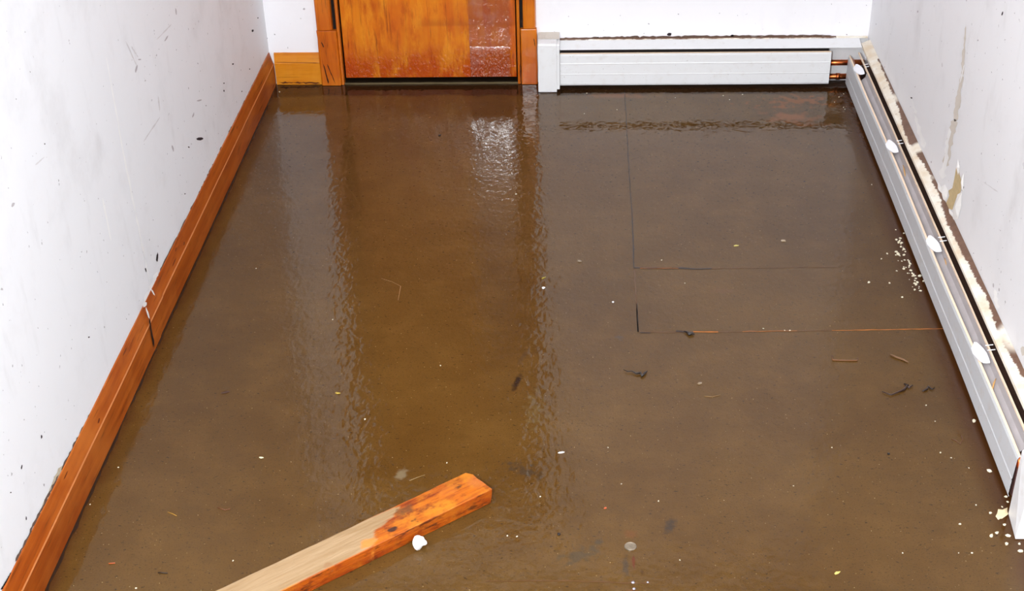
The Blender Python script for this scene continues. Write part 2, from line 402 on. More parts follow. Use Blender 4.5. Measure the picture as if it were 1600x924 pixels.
# right wall with the stain, the torn plaster and small marks
b = MB(); b.box(XR, XR+.12, YF, YB+.12, 0, ZC)
pr = lambda px, py, k: onx(px, py, XR-.0006-.0004*k)
it = [(streak_poly(1509, 40, 1503, 120, 1.5, 4.5, .6, 16), 8, 0), (streak_poly(1503, 116, 1492, 190, 5, 8, .45, 16), 8, 0), (streak_poly(1492, 186, 1476, 262, 9, 9, .4, 16), 8, 0),
      (streak_poly(1484, 200, 1472, 280, 4, 9, .6, 14), 1, 1), (streak_poly(1507, 100, 1500, 130, 1, 2, .5), 1, 1)]
it += [([(1494, 262), (1498, 268), (1503, 286), (1501, 300), (1494, 310), (1488, 328), (1482, 326), (1478, 318), (1483, 306), (1482, 298), (1488, 294), (1491, 280)], 9, 0)]
it += [(dot(1566, 21, 1.3, 3, .3), 2, 0), (dot(1424, 153, 1.6, .8), 2, 0), (dot(1528, 63, 1.2, 1), 3, 0), (dot(1455, 253, 1, 2), 3, 0), (dot(1504, 295, 1.6, 2.4, .4), 2, 1), (dot(1434, 18, 1, 2), 3, 0), (dot(1472, 102, 1, 4), 4, 0),
       (streak_poly(1536, 284, 1560, 301, 1, 1.5, .5), 4, 0), (dot(1521, 314, 1.2, 1), 4, 0), (dot(1541, 321, 1.4, .6), 4, 0), (dot(1478, 252, 1, 3), 4, 0), (dot(1521, 396, .9, 1), 3, 0),
       (streak_poly(1422, 150, 1432, 178, 2, 4, .6), 1, 0), (streak_poly(1430, 180, 1444, 232, 4, 7, .6), 1, 0), (dot(1552, 446, 1.0, 4), 3, 0), (dot(1561, 453, 1.0, 3), 3, 0),
       (streak_poly(1554, 452, 1558, 484, 4, 8, .5), 1, 0), (dot(1598, 548, 4, 2), 8, 0)]
wall_marks(b, pr, it)
# curled paper and plaster edges round the tear
def flap(pts, lift):
    mid = [(sum(p[0] for p in pts)/len(pts), sum(p[1] for p in pts)/len(pts))][0]
    A = [onx(x, y, XR-.001) for x, y in pts]; c = onx(*mid, XR-.001)-Vector((lift, 0, 0))
    for i in range(len(A)): b.face([A[i], A[(i+1) % len(A)], c], 10, False)
flap([(1470, 292), (1476, 288), (1482, 298), (1480, 310), (1475, 318), (1472, 306)], .008)
flap([(1496, 304), (1503, 300), (1502, 322), (1497, 342), (1488, 345), (1490, 326)], .007)
flap([(1474, 322), (1484, 327), (1490, 334), (1488, 346), (1478, 338)], .006)
flap([(1497, 248), (1500, 262), (1497, 274), (1494, 262)], .004)
flap([(1466, 284), (1472, 296), (1470, 312), (1463, 300)], .005)
flap([(1502, 276), (1506, 270), (1505, 300), (1502, 296)], .004)
structure(b.build('wall_right', [M['wall_r']]+WM[1:]+[M['stain'], M['tan'], M['paper']]), 'white painted wall on the right with torn plaster', 'wall')
b = MB(); b.box(XL-.12, XR+.12, YF, YB+.12, ZC, ZC+.1); structure(b.build('ceiling', M['ceil']), 'plain off-white ceiling', 'ceiling')

# ------------------------------------------------------------------ door, casing, threshold
m = wood('door_veneer', [(206, 100, 6), (218, 128, 16), (176, 70, 2), (112, 36, 0)], 2, 1.0, .5, .8, .8, .1, .1)
m.b.inputs['Specular IOR Level'].default_value = .05
X, Y, Z = m.xyz()
strip = m.math('MULTIPLY', m.ramp(X, -.411, -.408, False), m.math('SUBTRACT', 1.0, m.ramp(X, -.268, -.250)))
low = m.math('SUBTRACT', 1.0, m.ramp(m.math('ADD', Z, m.math('MULTIPLY', m.math('SUBTRACT', m.noise(14, 3), .5), .14)), .06, .17))
c = m.mix(m.math('MULTIPLY', low, .8), m.col, lin((166, 54, 2)))
patch = m.ramp(m.noise(13, 6, .7, m.mapping(m.pos, (1.5, 1, .45), (2, 0, 5))), .48, .7)
c = m.mix(m.math('MULTIPLY', patch, .5), c, lin((236, 156, 34)))
c = m.mix(m.math('MULTIPLY', m.ramp(m.noise(12, 6, .7, m.mapping(m.pos, (2.2, 1, .5), (7, 0, 1))), .5, .68), .6), c, lin((166, 60, 4)))
c = m.mix(m.math('MULTIPLY', strip, .6), c, lin((142, 58, 22)))
haze = m.math('MULTIPLY', strip, m.ramp(m.noise(17, 4, .6), .45, .75))
c = m.mix(m.math('MULTIPLY', haze, .3), c, lin((176, 130, 120)))
band = m.math('MULTIPLY', m.ramp(Z, .222, .232), m.math('SUBTRACT', 1.0, m.ramp(Z, .236, .262)))
c = m.mix(m.math('MULTIPLY', band, m.math('MULTIPLY', m.ramp(X, -.62, -.55), .4)), c, lin((150, 66, 10)))
pit = m.noise(105, 2, .5, m.mapping(m.pos, (1, 1, .55))); pit2 = m.noise(22, 4, .6)
rough_zone = m.math('MULTIPLY', strip, m.math('SUBTRACT', 1.0, m.ramp(Z, .12, .15)))
h = m.math('ADD', m.math('MULTIPLY', pit, m.math('ADD', .12, m.math('MULTIPLY', m.math('MAXIMUM', rough_zone, m.math('MULTIPLY', low, .3)), 6.5))), m.math('MULTIPLY', pit2, .5))
m.set(Base_Color=c, Coat_Normal=m.bump(h, 1.0, .004), Coat_Roughness=m.math('ADD', m.math('SUBTRACT', .26, m.math('MULTIPLY', strip, .205)), m.math('MULTIPLY', rough_zone, .2)), Coat_IOR=m.math('ADD', 1.45, m.math('MULTIPLY', strip, .5)))
M['door'] = m.mat
DY = 4.866
dr = bpy.data.objects.new('door_1', None); sc.collection.objects.link(dr); dr.location = (DX0, DY, 0); dr['_b'] = (DX0, DY, 0)
structure(dr, 'varnished orange wood door in the end wall', 'door')
b = MB(); b.box(DX0+.006, DX1-.006, DY, DY+.04, .025, DZ); b.build('door_panel', M['door'], dr, bevel=.0015)
b = MB(); b.prism([(DY-.002, 0), (DY-.002, .004), (DY+.006, .007), (DY+.09, .008), (DY+.09, 0)], 'x', DX0-.01, DX1+.01, 0, 20, .0006)
b.build('threshold', plain('threshold_wood', (34, 24, 15), .5, .2), dr)
b = MB(); b.prism([(DY-.006, .0), (DY-.007, .0055), (DY-.003, .0065), (DY-.0025, 0)], 'x', DX0, DX1, 0, 30, .0006)
b.build('threshold_strip', plain('worn_threshold_edge', (104, 92, 66), .5, .3), dr)
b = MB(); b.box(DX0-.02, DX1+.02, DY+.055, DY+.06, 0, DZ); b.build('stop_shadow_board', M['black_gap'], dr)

# casing: plain upper boards on slightly wider lower blocks
def casing(side, x0, x1, inner):
    t = bpy.data.objects.new('trim_%d' % side, None); sc.collection.objects.link(t)
    cx = (x0+x1)/2; t.location = (cx, 4.86, 0); t['_b'] = (cx, 4.86, 0)
    structure(t, ['stained door casing on the left of the door', 'stained door casing on the right of the door'][side-1], 'door casing')
    b = MB(); pf = [(x0, 4.874), (x0, 4.853), (x0+.004, 4.850), (x1-.004, 4.850), (x1, 4.853), (x1, 4.874)]
    zt = .217
    rings = []
    for k in range(9):
        z = .001+(zt-.001)*k/8; rings.append([(x+R.uniform(-.0012, .0012), y+R.uniform(-.0006, .0006), z) for x, y in pf])
    b.loft(rings); b.build('lower_block', M['casing'], t, bevel=.001)
    b = MB(); i = .004; x2, x3 = (x0+.001, x1-.012) if inner > 0 else (x0+.010, x1-.002)
    pf = [(x2, 4.874), (x2, 4.857), (x2+.004, 4.854), (x2+(x3-x2)*.25, 4.852), (x3-.012, 4.854), (x3-.004, 4.858), (x3, 4.874)]
    b.loft([[(x, y, z) for x, y in pf] for z in (zt+.0015, 2.1)]); b.build('upper_board', M['casing'], t, bevel=.001)
    xs = x1 if inner > 0 else x0-.014
    b = MB(); b.prism([(xs+.001, 0), (xs+.014, 0), (xs+.014, 1), (xs+.001, 1)], 'y', 0, 1)
    b = MB(); b.loft([[(xs+.001, 4.874, z), (xs+.001, 4.858, z), (xs+.004, 4.8555, z), (xs+.011, 4.858, z), (xs+.013, 4.874, z)] for z in (.001, 2.05)], smooth=False)
    b.build('door_stop', M['bead'], t)
    xg = (x1-.014, x1+.002) if inner > 0 else (x0-.002, x0+.012)
    b = MB(); b.box(xg[0], xg[1], 4.8705, 4.8742, .2, 2.05); b.build('gap_shade', M['black_gap'], t)  # black strip painting in the shade of the gap beside the stop
    # cracks in the wood
    b = MB()
    for (px0, py0, px1, py1, w_) in ([(505, 100, 514, 130, 1.3), (511, 100, 524, 131, 1.1), (502, 66, 506, 74, 1.6), (508, 112, 513, 131, 1)] if side == 1 else [(834, 60, 836, 72, 1.2), (813, 100, 814, 131, 1.2), (815, 30, 817, 44, 1.4)]):
        b.face([ony(x, y, 4.8494) for x, y in streak_poly(px0, py0, px1, py1, w_, w_, .4)])
    b.build('crack', plain('crack_%d' % side, (60, 24, 8), .6), t)
casing(1, -.971, -.898, 1)
casing(2, -.220, -.160, -1)
b = MB(); b.box(DX0-.12, DX1+.12, 4.853, 4.874, DZ+.075, DZ+.16); b.build('head', M['casing']); o = bpy.data.objects['head']; o.name = 'trim_3'; structure(o, 'stained head casing above the door', 'door casing')

# skirting boards
def skirt_profile(x0, d=1):   # vertical face, then a bevel back to the wall
    return [(XL+.0005, 0.001), (x0, .001), (x0+.0005, .04), (x0, .083), (x0-.0015, .087), (XL+.0035, .130), (XL+.0005, .131)]
def skirt(name, y0, y1, x0, label, cuts):
    b = MB(); pf = skirt_profile(x0); n = int((y1-y0)/.06)+1; rings = []
    for k in range(n+1):
        y = y0+(y1-y0)*k/n; wv = .0012*mnoise.noise(Vector((y*3, x0, 0)))
        rings.append([(a+(wv if a > XL+.002 else 0), y+cuts(z if k in (0, n) else 0, k == 0), z+R.uniform(-.0006, .0006)) for a, z in pf])
    b.loft(rings)
    # pale strip along the arris
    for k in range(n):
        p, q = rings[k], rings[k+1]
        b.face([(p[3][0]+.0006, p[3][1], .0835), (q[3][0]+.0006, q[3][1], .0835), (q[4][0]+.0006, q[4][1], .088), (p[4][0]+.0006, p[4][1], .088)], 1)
    # a few dark knots and gouges on the bevel and the face
    for _ in range(int((y1-y0)*4)):
        y = R.uniform(y0+.05, y1-.05); t = R.uniform(.15, .85); L = R.uniform(.006, .03); h = R.uniform(.0015, .004)
        if R.random() < .7:
            A = Vector((x0-.0015, 0, .087)); B_ = Vector((XL+.0035, 0, .13)); c_ = A.lerp(B_, t); u = (B_-A).normalized(); nrm = Vector((u.z, 0, -u.x)).normalized()*.0006
            if nrm.x < 0: nrm = -nrm
            b.face([(c_.x+nrm.x+u.x*s*h, y+r*L, c_.z+nrm.z+u.z*s*h) for r, s in ((-1, 0), (-.3, .8), (.5, 1), (1, .2), (.4, -.7), (-.5, -.9))], 2)
        else:
            z = .02+.06*t; b.face([(x0+.0018, y+r*L, z+s*h) for r, s in ((-1, 0), (-.3, .8), (.5, 1), (1, .2), (.4, -.7), (-.5, -.9))], 2)
    return structure(b.build(name, [M['skirt_l'], M['pale_edge'], plain('knot', (104, 40, 14), .5)]), label, 'skirting board')
YJ = 3.145
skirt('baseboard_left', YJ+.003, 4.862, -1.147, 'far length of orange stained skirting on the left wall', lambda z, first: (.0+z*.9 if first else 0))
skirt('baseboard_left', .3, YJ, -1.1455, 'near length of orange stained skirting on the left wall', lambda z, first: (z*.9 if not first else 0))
JM = [M['black_gap'], M['scratch']]
b = MB(); sx = lambda px, py: onx(px, py, -1.1428)
b.face([sx(x, y) for x, y in streak_poly(233, 497, 241, 543, 1.6, 2.6, .4, 8)])
b.face([onx(x, y, -1.1475) for x, y in streak_poly(228, 480, 234, 500, 2.2, 1.8, .4, 5)], 1)
b.face([onx(x, y, -1.1475) for x, y in streak_poly(236, 452, 242, 462, 2.5, 1, .4, 4)], 1)
b.face([onx(x, y, -1.1475) for x, y in dot(226, 476, 3.2, 1.4, .3)], 1)
structure(b.build('trim_4', JM), 'dark open joint with plaster bits in the left skirting', 'joint')
b = MB()
pf = [(YB-.0005, .001), (4.861, .001), (4.861, .086), (4.8625, .089), (4.870, .124), (YB-.0005, .125)]
b.prism(pf, 'x', -1.144, -.973, 0, 8, .0005)
b.face([ony(x, y, 4.8602) for x, y in streak_poly(432, 97.5, 501, 98.5, .8, .8, .5)], 1)
b.face([ony(x, y, 4.8602) for x, y in streak_poly(436, 129, 500, 130, 2, 2, .9, 20)], 1)
structure(b.build('baseboard_back', [M['skirt_b'], plain('scar', (96, 44, 14), .6)]), 'short amber skirting board between corner and door casing', 'skirting board')

# ------------------------------------------------------------------ heaters
# profile coordinates: u = distance from wall, z = height; mapped to each wall
def hx(u): return XR-u
def heater(name, loc, label, wall, a0, a1, p0, p1, closed):
    t = thing(name, loc, label, 'baseboard heater')
    ax = 'y' if wall == 'right' else 'x'
    mp = (lambda L: [(XR-u, z) for u, z in L]) if wall == 'right' else (lambda L: [(YB-u, z) for u, z in L])
    W = M['enamel'] if wall == 'back' else M['enamel_grey']
    b = MB(); b.sheet(mp([(.0015, .008), (.0015, .166)]), .001, ax, a0, a1); b.build('back_panel', M['enamel'], t)
    hl = [(.0008, .173), (.010, .170), (.031, .159), (.0315, .151)] if wall == 'right' else [(.0008, .1735), (.011, .1715), (.0115, .168)]
    b = MB(); b.sheet(mp(hl), .0014, ax, a0, a1, 0, 24, .0003); b.build('hood', M['strip'], t)
    b = MB()
    line = [(.069, .122), (.0725, .127), (.0765, .125), (.0795, .118), (.0795, .066), (.0810, .062), (.0795, .058), (.0795, .020), (.076, .0125)]
    if wall == 'back': line = [(.062, .136), (.066, .1405), (.0705, .139), (.072, .132), (.072, .104), (.0735, .101), (.0725, .098), (.0725, .062), (.0735, .060), (.0725, .057), (.0725, .022), (.070, .0155)]
    b.sheet(mp(line), .0012, ax, p0, p1, 0, 40 if ax == 'y' else 20, .00025)
    if ax == 'y':    # the loose panel bows a little and kicks out at the near end
        def bow(v):
            w_ = .0016*math.sin(v[1]*5.1+.6)*(v[2]/.12)-.0045*max(0, 1-(v[1]-p0)/.5)*max(0, 1-v[2]/.12)
            return (v[0]+w_, v[1], v[2])
        b.v = [bow(v) for v in b.v]
    fp = b.build('front_panel', W, t)
    b = MB(); b.sheet(mp([(line[0][0]-.001, line[0][1]-.001), (line[1][0], line[1][1]+.0012), (line[2][0]+.0005, line[2][1]+.0008)]), .0012, ax, p0+.001, p1-.001, 0, 40)
    if ax == 'y': b.v = [bow(v) for v in b.v]
    b.build('lip', M['cream_lip'], fp)
    if closed:
        b = MB(); b.sheet(mp([(.010, .1625), (.012, .1690), (.0745, .1590), (.0750, .1565)]), .0012, ax, a0, a1-.03); b.build('damper', W, t)
        b = MB(); b.sheet(mp([(.045, .120), (.050, .1300), (.062, .1340)]), .0012, ax, a0, p1); b.build('rail', M['black_gap'], t)  # rail coloured black to paint the shaded gap under the damper
    else:
        b = MB(); b.sheet(mp([(.050, .1435), (.0535, .128), (.0745, .108), (.0755, .040)]), .0012, ax, p0+.03, 4.60, 0, 24, .0004); b.build('damper', M['damper'], t)
        b = MB(); b.sheet(mp([(.043, .139), (.0435, .1455), (.0480, .1462), (.0485, .141)]), .0012, ax, p0+.01, a1-.05, 0, 30, .0003); b.build('rail', M['cream_lip'], t)
        b = MB(); b.box(XR-.044, XR-.003, p0+.03, 4.72, .030, .122); b.build('heating_element', plain('rusty_fins', (58, 36, 26), .7, var=.5, scale=120), t)
    return t
M['fins'] = plain('dark_fins', (34, 26, 24), .8, var=.4, scale=120)
hb = heater('baseboard_heater', (.40, 4.84, 0), 'long white baseboard heater on the end wall beside the door', 'back', -.095, XR-.004, -.088, .907, True)
for z in (.083, .0285):
    b = MB(); b.tube((.86, 4.842, z), (XR-.012, 4.842, z), .0105)
    if z < .05: b.tube((.938, 4.842, z), (.952, 4.842, z), .0125)
    b.build('copper_pipe', M['copper'], hb)
b = MB(); b.box(-.07, .90, 4.822, 4.868, .030, .149); b.build('heating_element', M['fins'], hb)  # element raised and coloured near-black to put shade in the slot
# flat end cap by the casing
b = MB()
xa, xb = -.1545, -.076
pf = [(4.8735, .0015), (4.775, .0015), (4.7735, .006), (4.7735, .184), (4.777, .190), (4.866, .196), (4.8735, .196)]
b.prism(pf, 'x', xa, xa+.068); b.prism([(4.8735, .012), (4.7765, .012), (4.7765, .182), (4.782, .187), (4.8735, .192)], 'x', xa+.068, xb)
ec = b.build('end_cap', M['enamel'], hb, bevel=.0012)
b = MB(); b.prism([(4.8730, .1966), (4.815, .1935), (4.815, .1945), (4.8730, .1976)], 'x', xa+.001, xb-.001, 0, 12, .0006); b.build('caulk_bead', M['stain'], ec)

hr = heater('baseboard_heater', (.99, 3.6, 0), 'long white baseboard heater along the right wall, front panel loose and open on top', 'right', 2.37, YB-.04, 2.487, 4.80, False)
b = MB(); b.tube((.984, 2.455, .096), (.984, 4.83, .096), .0105); b.build('copper_pipe', M['copper'], hr)
b = MB(); b.box(.974, .9765, 2.49, 2.56, .012, .09); b.build('inner_bracket', plain('rust_brown', (92, 60, 56), .8, var=.4, scale=80), hr)
# white teardrop clips holding the front panel
CLIP = [(330, 205), (400, 212), (480, 280), (560, 360), (640, 470), (690, 590), (722, 690), (640, 700), (560, 692), (480, 650), (415, 600), (300, 470), (262, 350), (300, 285)]
def clip(px, py):
    c0 = fl(1532, 549, .134); c = fl(px, py, .134); b = MB(); top = []; bot = []
    for qx, qy in CLIP:
        z = .134
        for _ in range(12): p = fl(1500+qx/15.4, 520+qy/15.4, z+.004); z = .1265+(p.x-.968)*.55
        x = p.x; y = p.y-c0.y+c.y
        top.append((x, y, z+.004)); bot.append((x, y, z))
    b.loft([bot, top])
    for dy in (-.012, .009): b.tube((c.x+.010, c.y+dy, .1465), (XR-.034, c.y+dy, .149), .0012)
    b.build('clip', M['white_clip'], hr, bevel=.0008)
for q in ((1346, 108), (1396, 228), (1460, 380), (1533, 550)): clip(*q)
# upright end piece at the near end
b = MB()
pf = [(2.4405, .0015), (2.358, .0015), (2.357, .006), (2.368, .183), (2.372, .187), (2.4405, .187)]
rings = []
for x, dz in ((.950, 0), (.955, .0)):
    pass
prof = [(XR-.002, .0015), (.952, .0015), (.9505, .006), (.956, .182), (.960, .187), (XR-.002, .193)]
rings = []
for y in (2.356, 2.360, 2.438, 2.441):
    f = (y-2.356)/.085; rings.append([(XR-.002, y, .0015), (.950+.0065*f, y, .0015), (.949+.0075*f, y, .006), (.962-.005*f, y, .180), (.966-.005*f, y, .185), (XR-.002, y, .191)])
b.loft(rings); b.build('end_cap', M['enamel'], hr, bevel=.0012)

# ------------------------------------------------------------------ the plank
ang = math.radians(-141.6); dirv = Vector((math.cos(ang), math.sin(ang), 0)); nrm = Vector((dirv.y, -dirv.x, 0))
A0 = fl(770, 765, .038)
if (fl(735, 740, .038)-A0).dot(nrm) < 0: nrm = -nrm
LP = .98
m = NT('weathered_plank')
tc = m.n('TexCoord').outputs['Object']
x, y, z = m.xyz(tc)
g = m.noise(1, 5, .65, m.mapping(tc, (5, 60, 60)), .8); g2 = m.noise(1, 3, .6, m.mapping(tc, (14, 190, 190)))
org = m.mix(m.ramp(g, .35, .68), lin((196, 102, 8)), lin((128, 44, 2)))
org = m.mix(m.math('MULTIPLY', m.ramp(m.noise(16, 4, .6, tc), .42, .7), .75), org, lin((206, 128, 26)))
org = m.mix(m.math('MULTIPLY', m.ramp(m.noise(24, 4, .65, m.mapping(tc, (1, 1.4, 1), (4, 2, 1))), .5, .68), .85), org, lin((112, 40, 2)))
org = m.mix(m.math('MULTIPLY', m.ramp(m.noise(34, 3, .6, m.mapping(tc, (.8, 1.6, 1), (1, 7, 3))), .62, .72), .75), org, lin((52, 26, 14)))
pale = m.mix(m.ramp(g, .3, .7), lin((172, 144, 110)), lin((152, 122, 86)))
pale = m.mix(m.math('MULTIPLY', m.ramp(g2, .55, .7), .2), pale, lin((170, 128, 84)))
# the bare patch begins about 26 cm from the end and slants across the face
d0 = m.math('ADD', x, m.math('MULTIPLY', y, 1.6))
bare = m.ramp(m.math('ADD', d0, m.math('MULTIPLY', m.math('SUBTRACT', m.noise(20, 3, .6, m.mapping(tc, (.5, 2, 1))), .5), .12)), .325, .345)
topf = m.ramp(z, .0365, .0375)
inner = m.ramp(y, .0015, .006)
far = m.math('SUBTRACT', 1.0, m.ramp(m.math('SUBTRACT', y, m.math('MULTIPLY', x, .04)), .072, .078))
far = m.math('MAXIMUM', far, m.ramp(x, .33, .38))
bare = m.math('MULTIPLY', m.math('MULTIPLY', bare, topf), m.math('MULTIPLY', inner, far))
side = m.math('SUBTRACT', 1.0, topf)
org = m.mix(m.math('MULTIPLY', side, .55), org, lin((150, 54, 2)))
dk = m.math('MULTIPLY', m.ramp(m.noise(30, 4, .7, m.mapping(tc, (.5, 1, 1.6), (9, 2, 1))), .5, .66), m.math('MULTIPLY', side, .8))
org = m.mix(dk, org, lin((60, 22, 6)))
col = m.mix(bare, org, pale)
def pk(px, py, rx, ry, colr, amt, z0=.038):
    global col
    p = fl(px, py, z0)-Vector((A0.x, A0.y, 0)); lx, ly = p.dot(dirv), p.dot(nrm)
    d = m.n('VectorMath', operation='SUBTRACT'); m.put(d.inputs[0], tc); d.inputs[1].default_value = (lx, ly, 0)
    l = m.n('VectorMath', operation='LENGTH'); m.put(l.inputs[0], m.mapping(d.outputs[0], (1/rx, 1/ry, 0)))
    q = m.math('ADD', l.outputs['Value'], m.math('MULTIPLY', m.math('SUBTRACT', m.noise(60, 3, .6, tc), .5), 1.4))
    col = m.mix(m.math('MULTIPLY', m.math('SUBTRACT', 1.0, m.ramp(q, .5, 1.05)), amt), col, lin(colr))
pk(632, 798, .030, .016, (96, 58, 30), .75); pk(613, 828, .015, .008, (40, 24, 22), .9); pk(610, 848, .020, .006, (30, 20, 18), .9)
pk(530, 887, .006, .005, (30, 14, 10), 1); pk(540, 888, .020, .008, (70, 32, 14), .8); pk(512, 884, .012, .010, (150, 112, 78), .7)
pk(640, 838, .016, .005, (50, 24, 12), .8); pk(700, 768, .03, .02, (206, 116, 40), .4); pk(745, 752, .025, .03, (176, 92, 42), .6)
pk(575, 850, .024, .018, (214, 130, 48), .8)
m.set(Base_Color=col, Roughness=.5, Coat_Weight=m.math('MULTIPLY', m.math('SUBTRACT', 1.0, bare), .35), Coat_Roughness=.2, Normal=m.bump(m.math('ADD', g, g2), .35, .003))
m.b.inputs['Specular IOR Level'].default_value = .3
NX, wd, th = 60, .0885, .038
b = MB(); rings = []
def cross(x):
    e = max(0, 1-x/.03)
    pts = [(0, 0), (wd*.33, 0), (wd*.66, 0), (wd, 0), (wd, th*.5), (wd, th), (wd*.8, th), (wd*.6, th), (wd*.4, th), (wd*.2, th), (.0, th), (0, th*.5)]
    out = []
    for i, (yy, zz) in enumerate(pts):
        nz = mnoise.noise(Vector((x*40, i*3.1, 1))); jy = .0011*nz; jz = .0008*mnoise.noise(Vector((x*35, i*2.3, 9)))
        if zz < .001: jz = 0
        if i in (5, 10): yy += -.0015 if i == 5 else .0015
        cx_ = x
        if x < .001:   # broken, slanting end
            cx_ = x+.004*mnoise.noise(Vector((yy*90, zz*90, 3)))+(.022*(1-abs(yy/wd-.42)*1.0)**0 * (yy/wd)*.35)+(.007 if zz < .001 else 0)
            if i == 10 or i == 11: cx_ += .002
            if i == 5: cx_ += .008
        out.append((cx_, yy+jy, max(0, zz+jz)))
    return out
xs = [0, .006, .014, .022]+[.035+(LP-.035)*k/NX for k in range(NX+1)]
rr = [cross(x) for x in xs]
for k in (1, 2, 3):   # keep sections ordered behind the ragged end
    rr[k] = [(max(p[0], rr[k-1][i][0]+.003), p[1], p[2]) for i, p in enumerate(rr[k])]
b.loft(rr)
org_loc = Vector((A0.x, A0.y, .0005))
pm = bpy.data.meshes.new('wood_plank'); pm.from_pydata(b.v, [], b.f); pm.materials.append(m.mat)
plank = bpy.data.objects.new('wood_plank', pm); sc.collection.objects.link(plank)
plank.matrix_world = Matrix.Translation(org_loc) @ Matrix(((dirv.x, nrm.x, 0), (dirv.y, nrm.y, 0), (0, 0, 1))).to_4x4()
if plank.matrix_world.to_3x3().determinant() < 0:
    # mirrored frame: flip local y instead so that the object stays unmirrored
    for v in pm.vertices: v.co.y = -v.co.y
    plank.matrix_world = Matrix.Translation(org_loc) @ Matrix(((dirv.x, -nrm.x, 0), (dirv.y, -nrm.y, 0), (0, 0, 1))).to_4x4()
    PFLIP = True
else: PFLIP = False
bm = bmesh.new(); bm.from_mesh(pm); bmesh.ops.recalc_face_normals(bm, faces=bm.faces); bm.to_mesh(pm); bm.free()
if PFLIP:   # the texture reads local y as distance across the plank
    t = m.t
    mul = m.n('VectorMath', operation='MULTIPLY'); mul.inputs[1].default_value = (1, -1, 1)
    src = next(n_ for n_ in t.nodes if n_.type == 'TEX_COORD').outputs['Object']
    tg = [l.to_socket for l in src.links]
    for s_ in tg: t.links.new(mul.outputs[0], s_)
    t.links.new(src, mul.inputs[0])
mo = plank.modifiers.new('bevel', 'BEVEL'); mo.width = .0018; mo.segments = 2; mo.limit_method = 'ANGLE'; mo.angle_limit = .8
tag(plank, 'broken orange and bare wood plank lying on the wet floor', 'plank')

# ------------------------------------------------------------------ loose bits on the floor
def chip_mesh(name, rx, ry, h, mats, n=8, rnd=None, dome=.6, jit=.3):
    r_ = rnd or R; bot, mid, top = [], [], []
    for k in range(n):
        a = 2*math.pi*k/n; q = 1+r_.uniform(-jit, jit); x, y = rx*q*math.cos(a), ry*q*math.sin(a)
        bot.append((x*.85, y*.85, 0)); mid.append((x, y, h*r_.uniform(.3, .6))); top.append((x*dome, y*dome, h*r_.uniform(.8, 1.1)))
    b = MB(); b.loft([bot, mid, top]); me = bpy.data.meshes.new(name); me.from_pydata(b.v, [], b.f)
    bm = bmesh.new(); bm.from_mesh(me); bmesh.ops.recalc_face_normals(bm, faces=bm.faces); bm.to_mesh(me); bm.free()
    for q in (mats if isinstance(mats, list) else [mats]): me.materials.append(q)
    return me
def drop(name, me, px, py, rz, label, cat, group=None, z=.0004, s=1.0):
    o = bpy.data.objects.new(name, me); sc.collection.objects.link(o); p = fl(px, py, 0)
    o.location = (p.x, p.y, z); o.rotation_euler = (0, 0, rz); o.scale = (s, s, s); return tag(o, label, cat, group)

# white foam lump by the plank
b = MB()
bmf = bmesh.new(); bmesh.ops.create_icosphere(bmf, subdivisions=3, radius=.0150)
for v in bmf.verts:
    q = 1+.5*mnoise.noise(v.co*75+Vector((3, 1, 7))); v.co = Vector((v.co.x*q*1.0, v.co.y*q*.9, v.co.z*q*.85))
zmin = min(v.co.z for v in bmf.verts)
for v in bmf.verts: v.co.z = max(0, v.co.z-zmin-.001)
fm = bpy.data.meshes.new('foam_lump'); bmf.to_mesh(fm); bmf.free(); fm.materials.append(M['foam'])
drop('foam_lump', fm, 656, 856, .4, 'small white foam lump beside the near edge of the orange plank', 'foam lump')

# flat grey disc pressed in the mud
b = MB(); pos = fl(985, 855)
b.loft([[(pos.x+.0135*k_*math.cos(a), pos.y+.0135*k_*math.sin(a), z) for a in [2*math.pi*i/20 for i in range(20)]] for k_, z in ((1, .0004), (1, .0022), (.9, .003), (.78, .0019))])
tag(b.build('metal_disc', plain('dull_metal', (138, 124, 104), .28, .5, .6, coat=.6, var=.5, scale=140), None, (pos.x, pos.y, 0)), 'round dull metal disc stuck in the mud near the bottom edge', 'disc')
def nailhead(px, py, label, r=.004):
    p = fl(px, py); b = MB(); ring = [2*math.pi*i/12 for i in range(12)]
    b.loft([[(p.x+r*q*math.cos(a), p.y+r*q*math.sin(a), z) for a in ring] for q, z in ((1, .0004), (1, .0016), (.5, .0032), (.15, .0036))], smooth=True)
    tag(b.build('nail_head', plain('wet_steel', (190, 186, 196), .12, .6, 1.0), None, (p.x, p.y, 0)), label, 'nail')
nailhead(989, 911, 'shiny nail head at the foot of a red rust streak below the disc', .0045)
nailhead(1012, 911, 'smaller nail head right of the rust-streaked nail', .003)
nailhead(990.5, 921, 'nail head at the bottom edge beneath the rust-streaked nail', .004)
def bit(name, px, py, rx, ry, h, ang, col, label, cat, gl=.0, **kw):
    me = chip_mesh(name, rx, ry, h, plain(name+'_surface', col, .5 if gl == 0 else .1, .5, 0, gl), **kw); return drop(name, me, px, py, ang, label, cat)
bit('plaster_flake', 1566, 804, .021, .012, .004, .9, (236, 214, 172), 'largest cream plaster flake by the near end piece of the right heater', 'flake', n=10)
bit('foil_scrap', 877, 708, .008, .0032, .003, .3, (236, 232, 226), 'shiny white scrap on bare floor up and right of the plank end', 'scrap', .8)
bit('bark_chip', 352, 614, .011, .004, .003, .35, (62, 32, 14), 'small dark brown bark chip on the left part of the floor', 'chip')
bit('leaf_fragment', 528, 615, .009, .004, .002, -.3, (176, 150, 60), 'yellow leaf fragment on the floor left of the door reflection', 'leaf')
bit('leaf_fragment', 1150, 384.5, .009, .0035, .002, .2, (206, 192, 106), 'pale yellow leaf fragment far up inside the plywood patch', 'leaf')
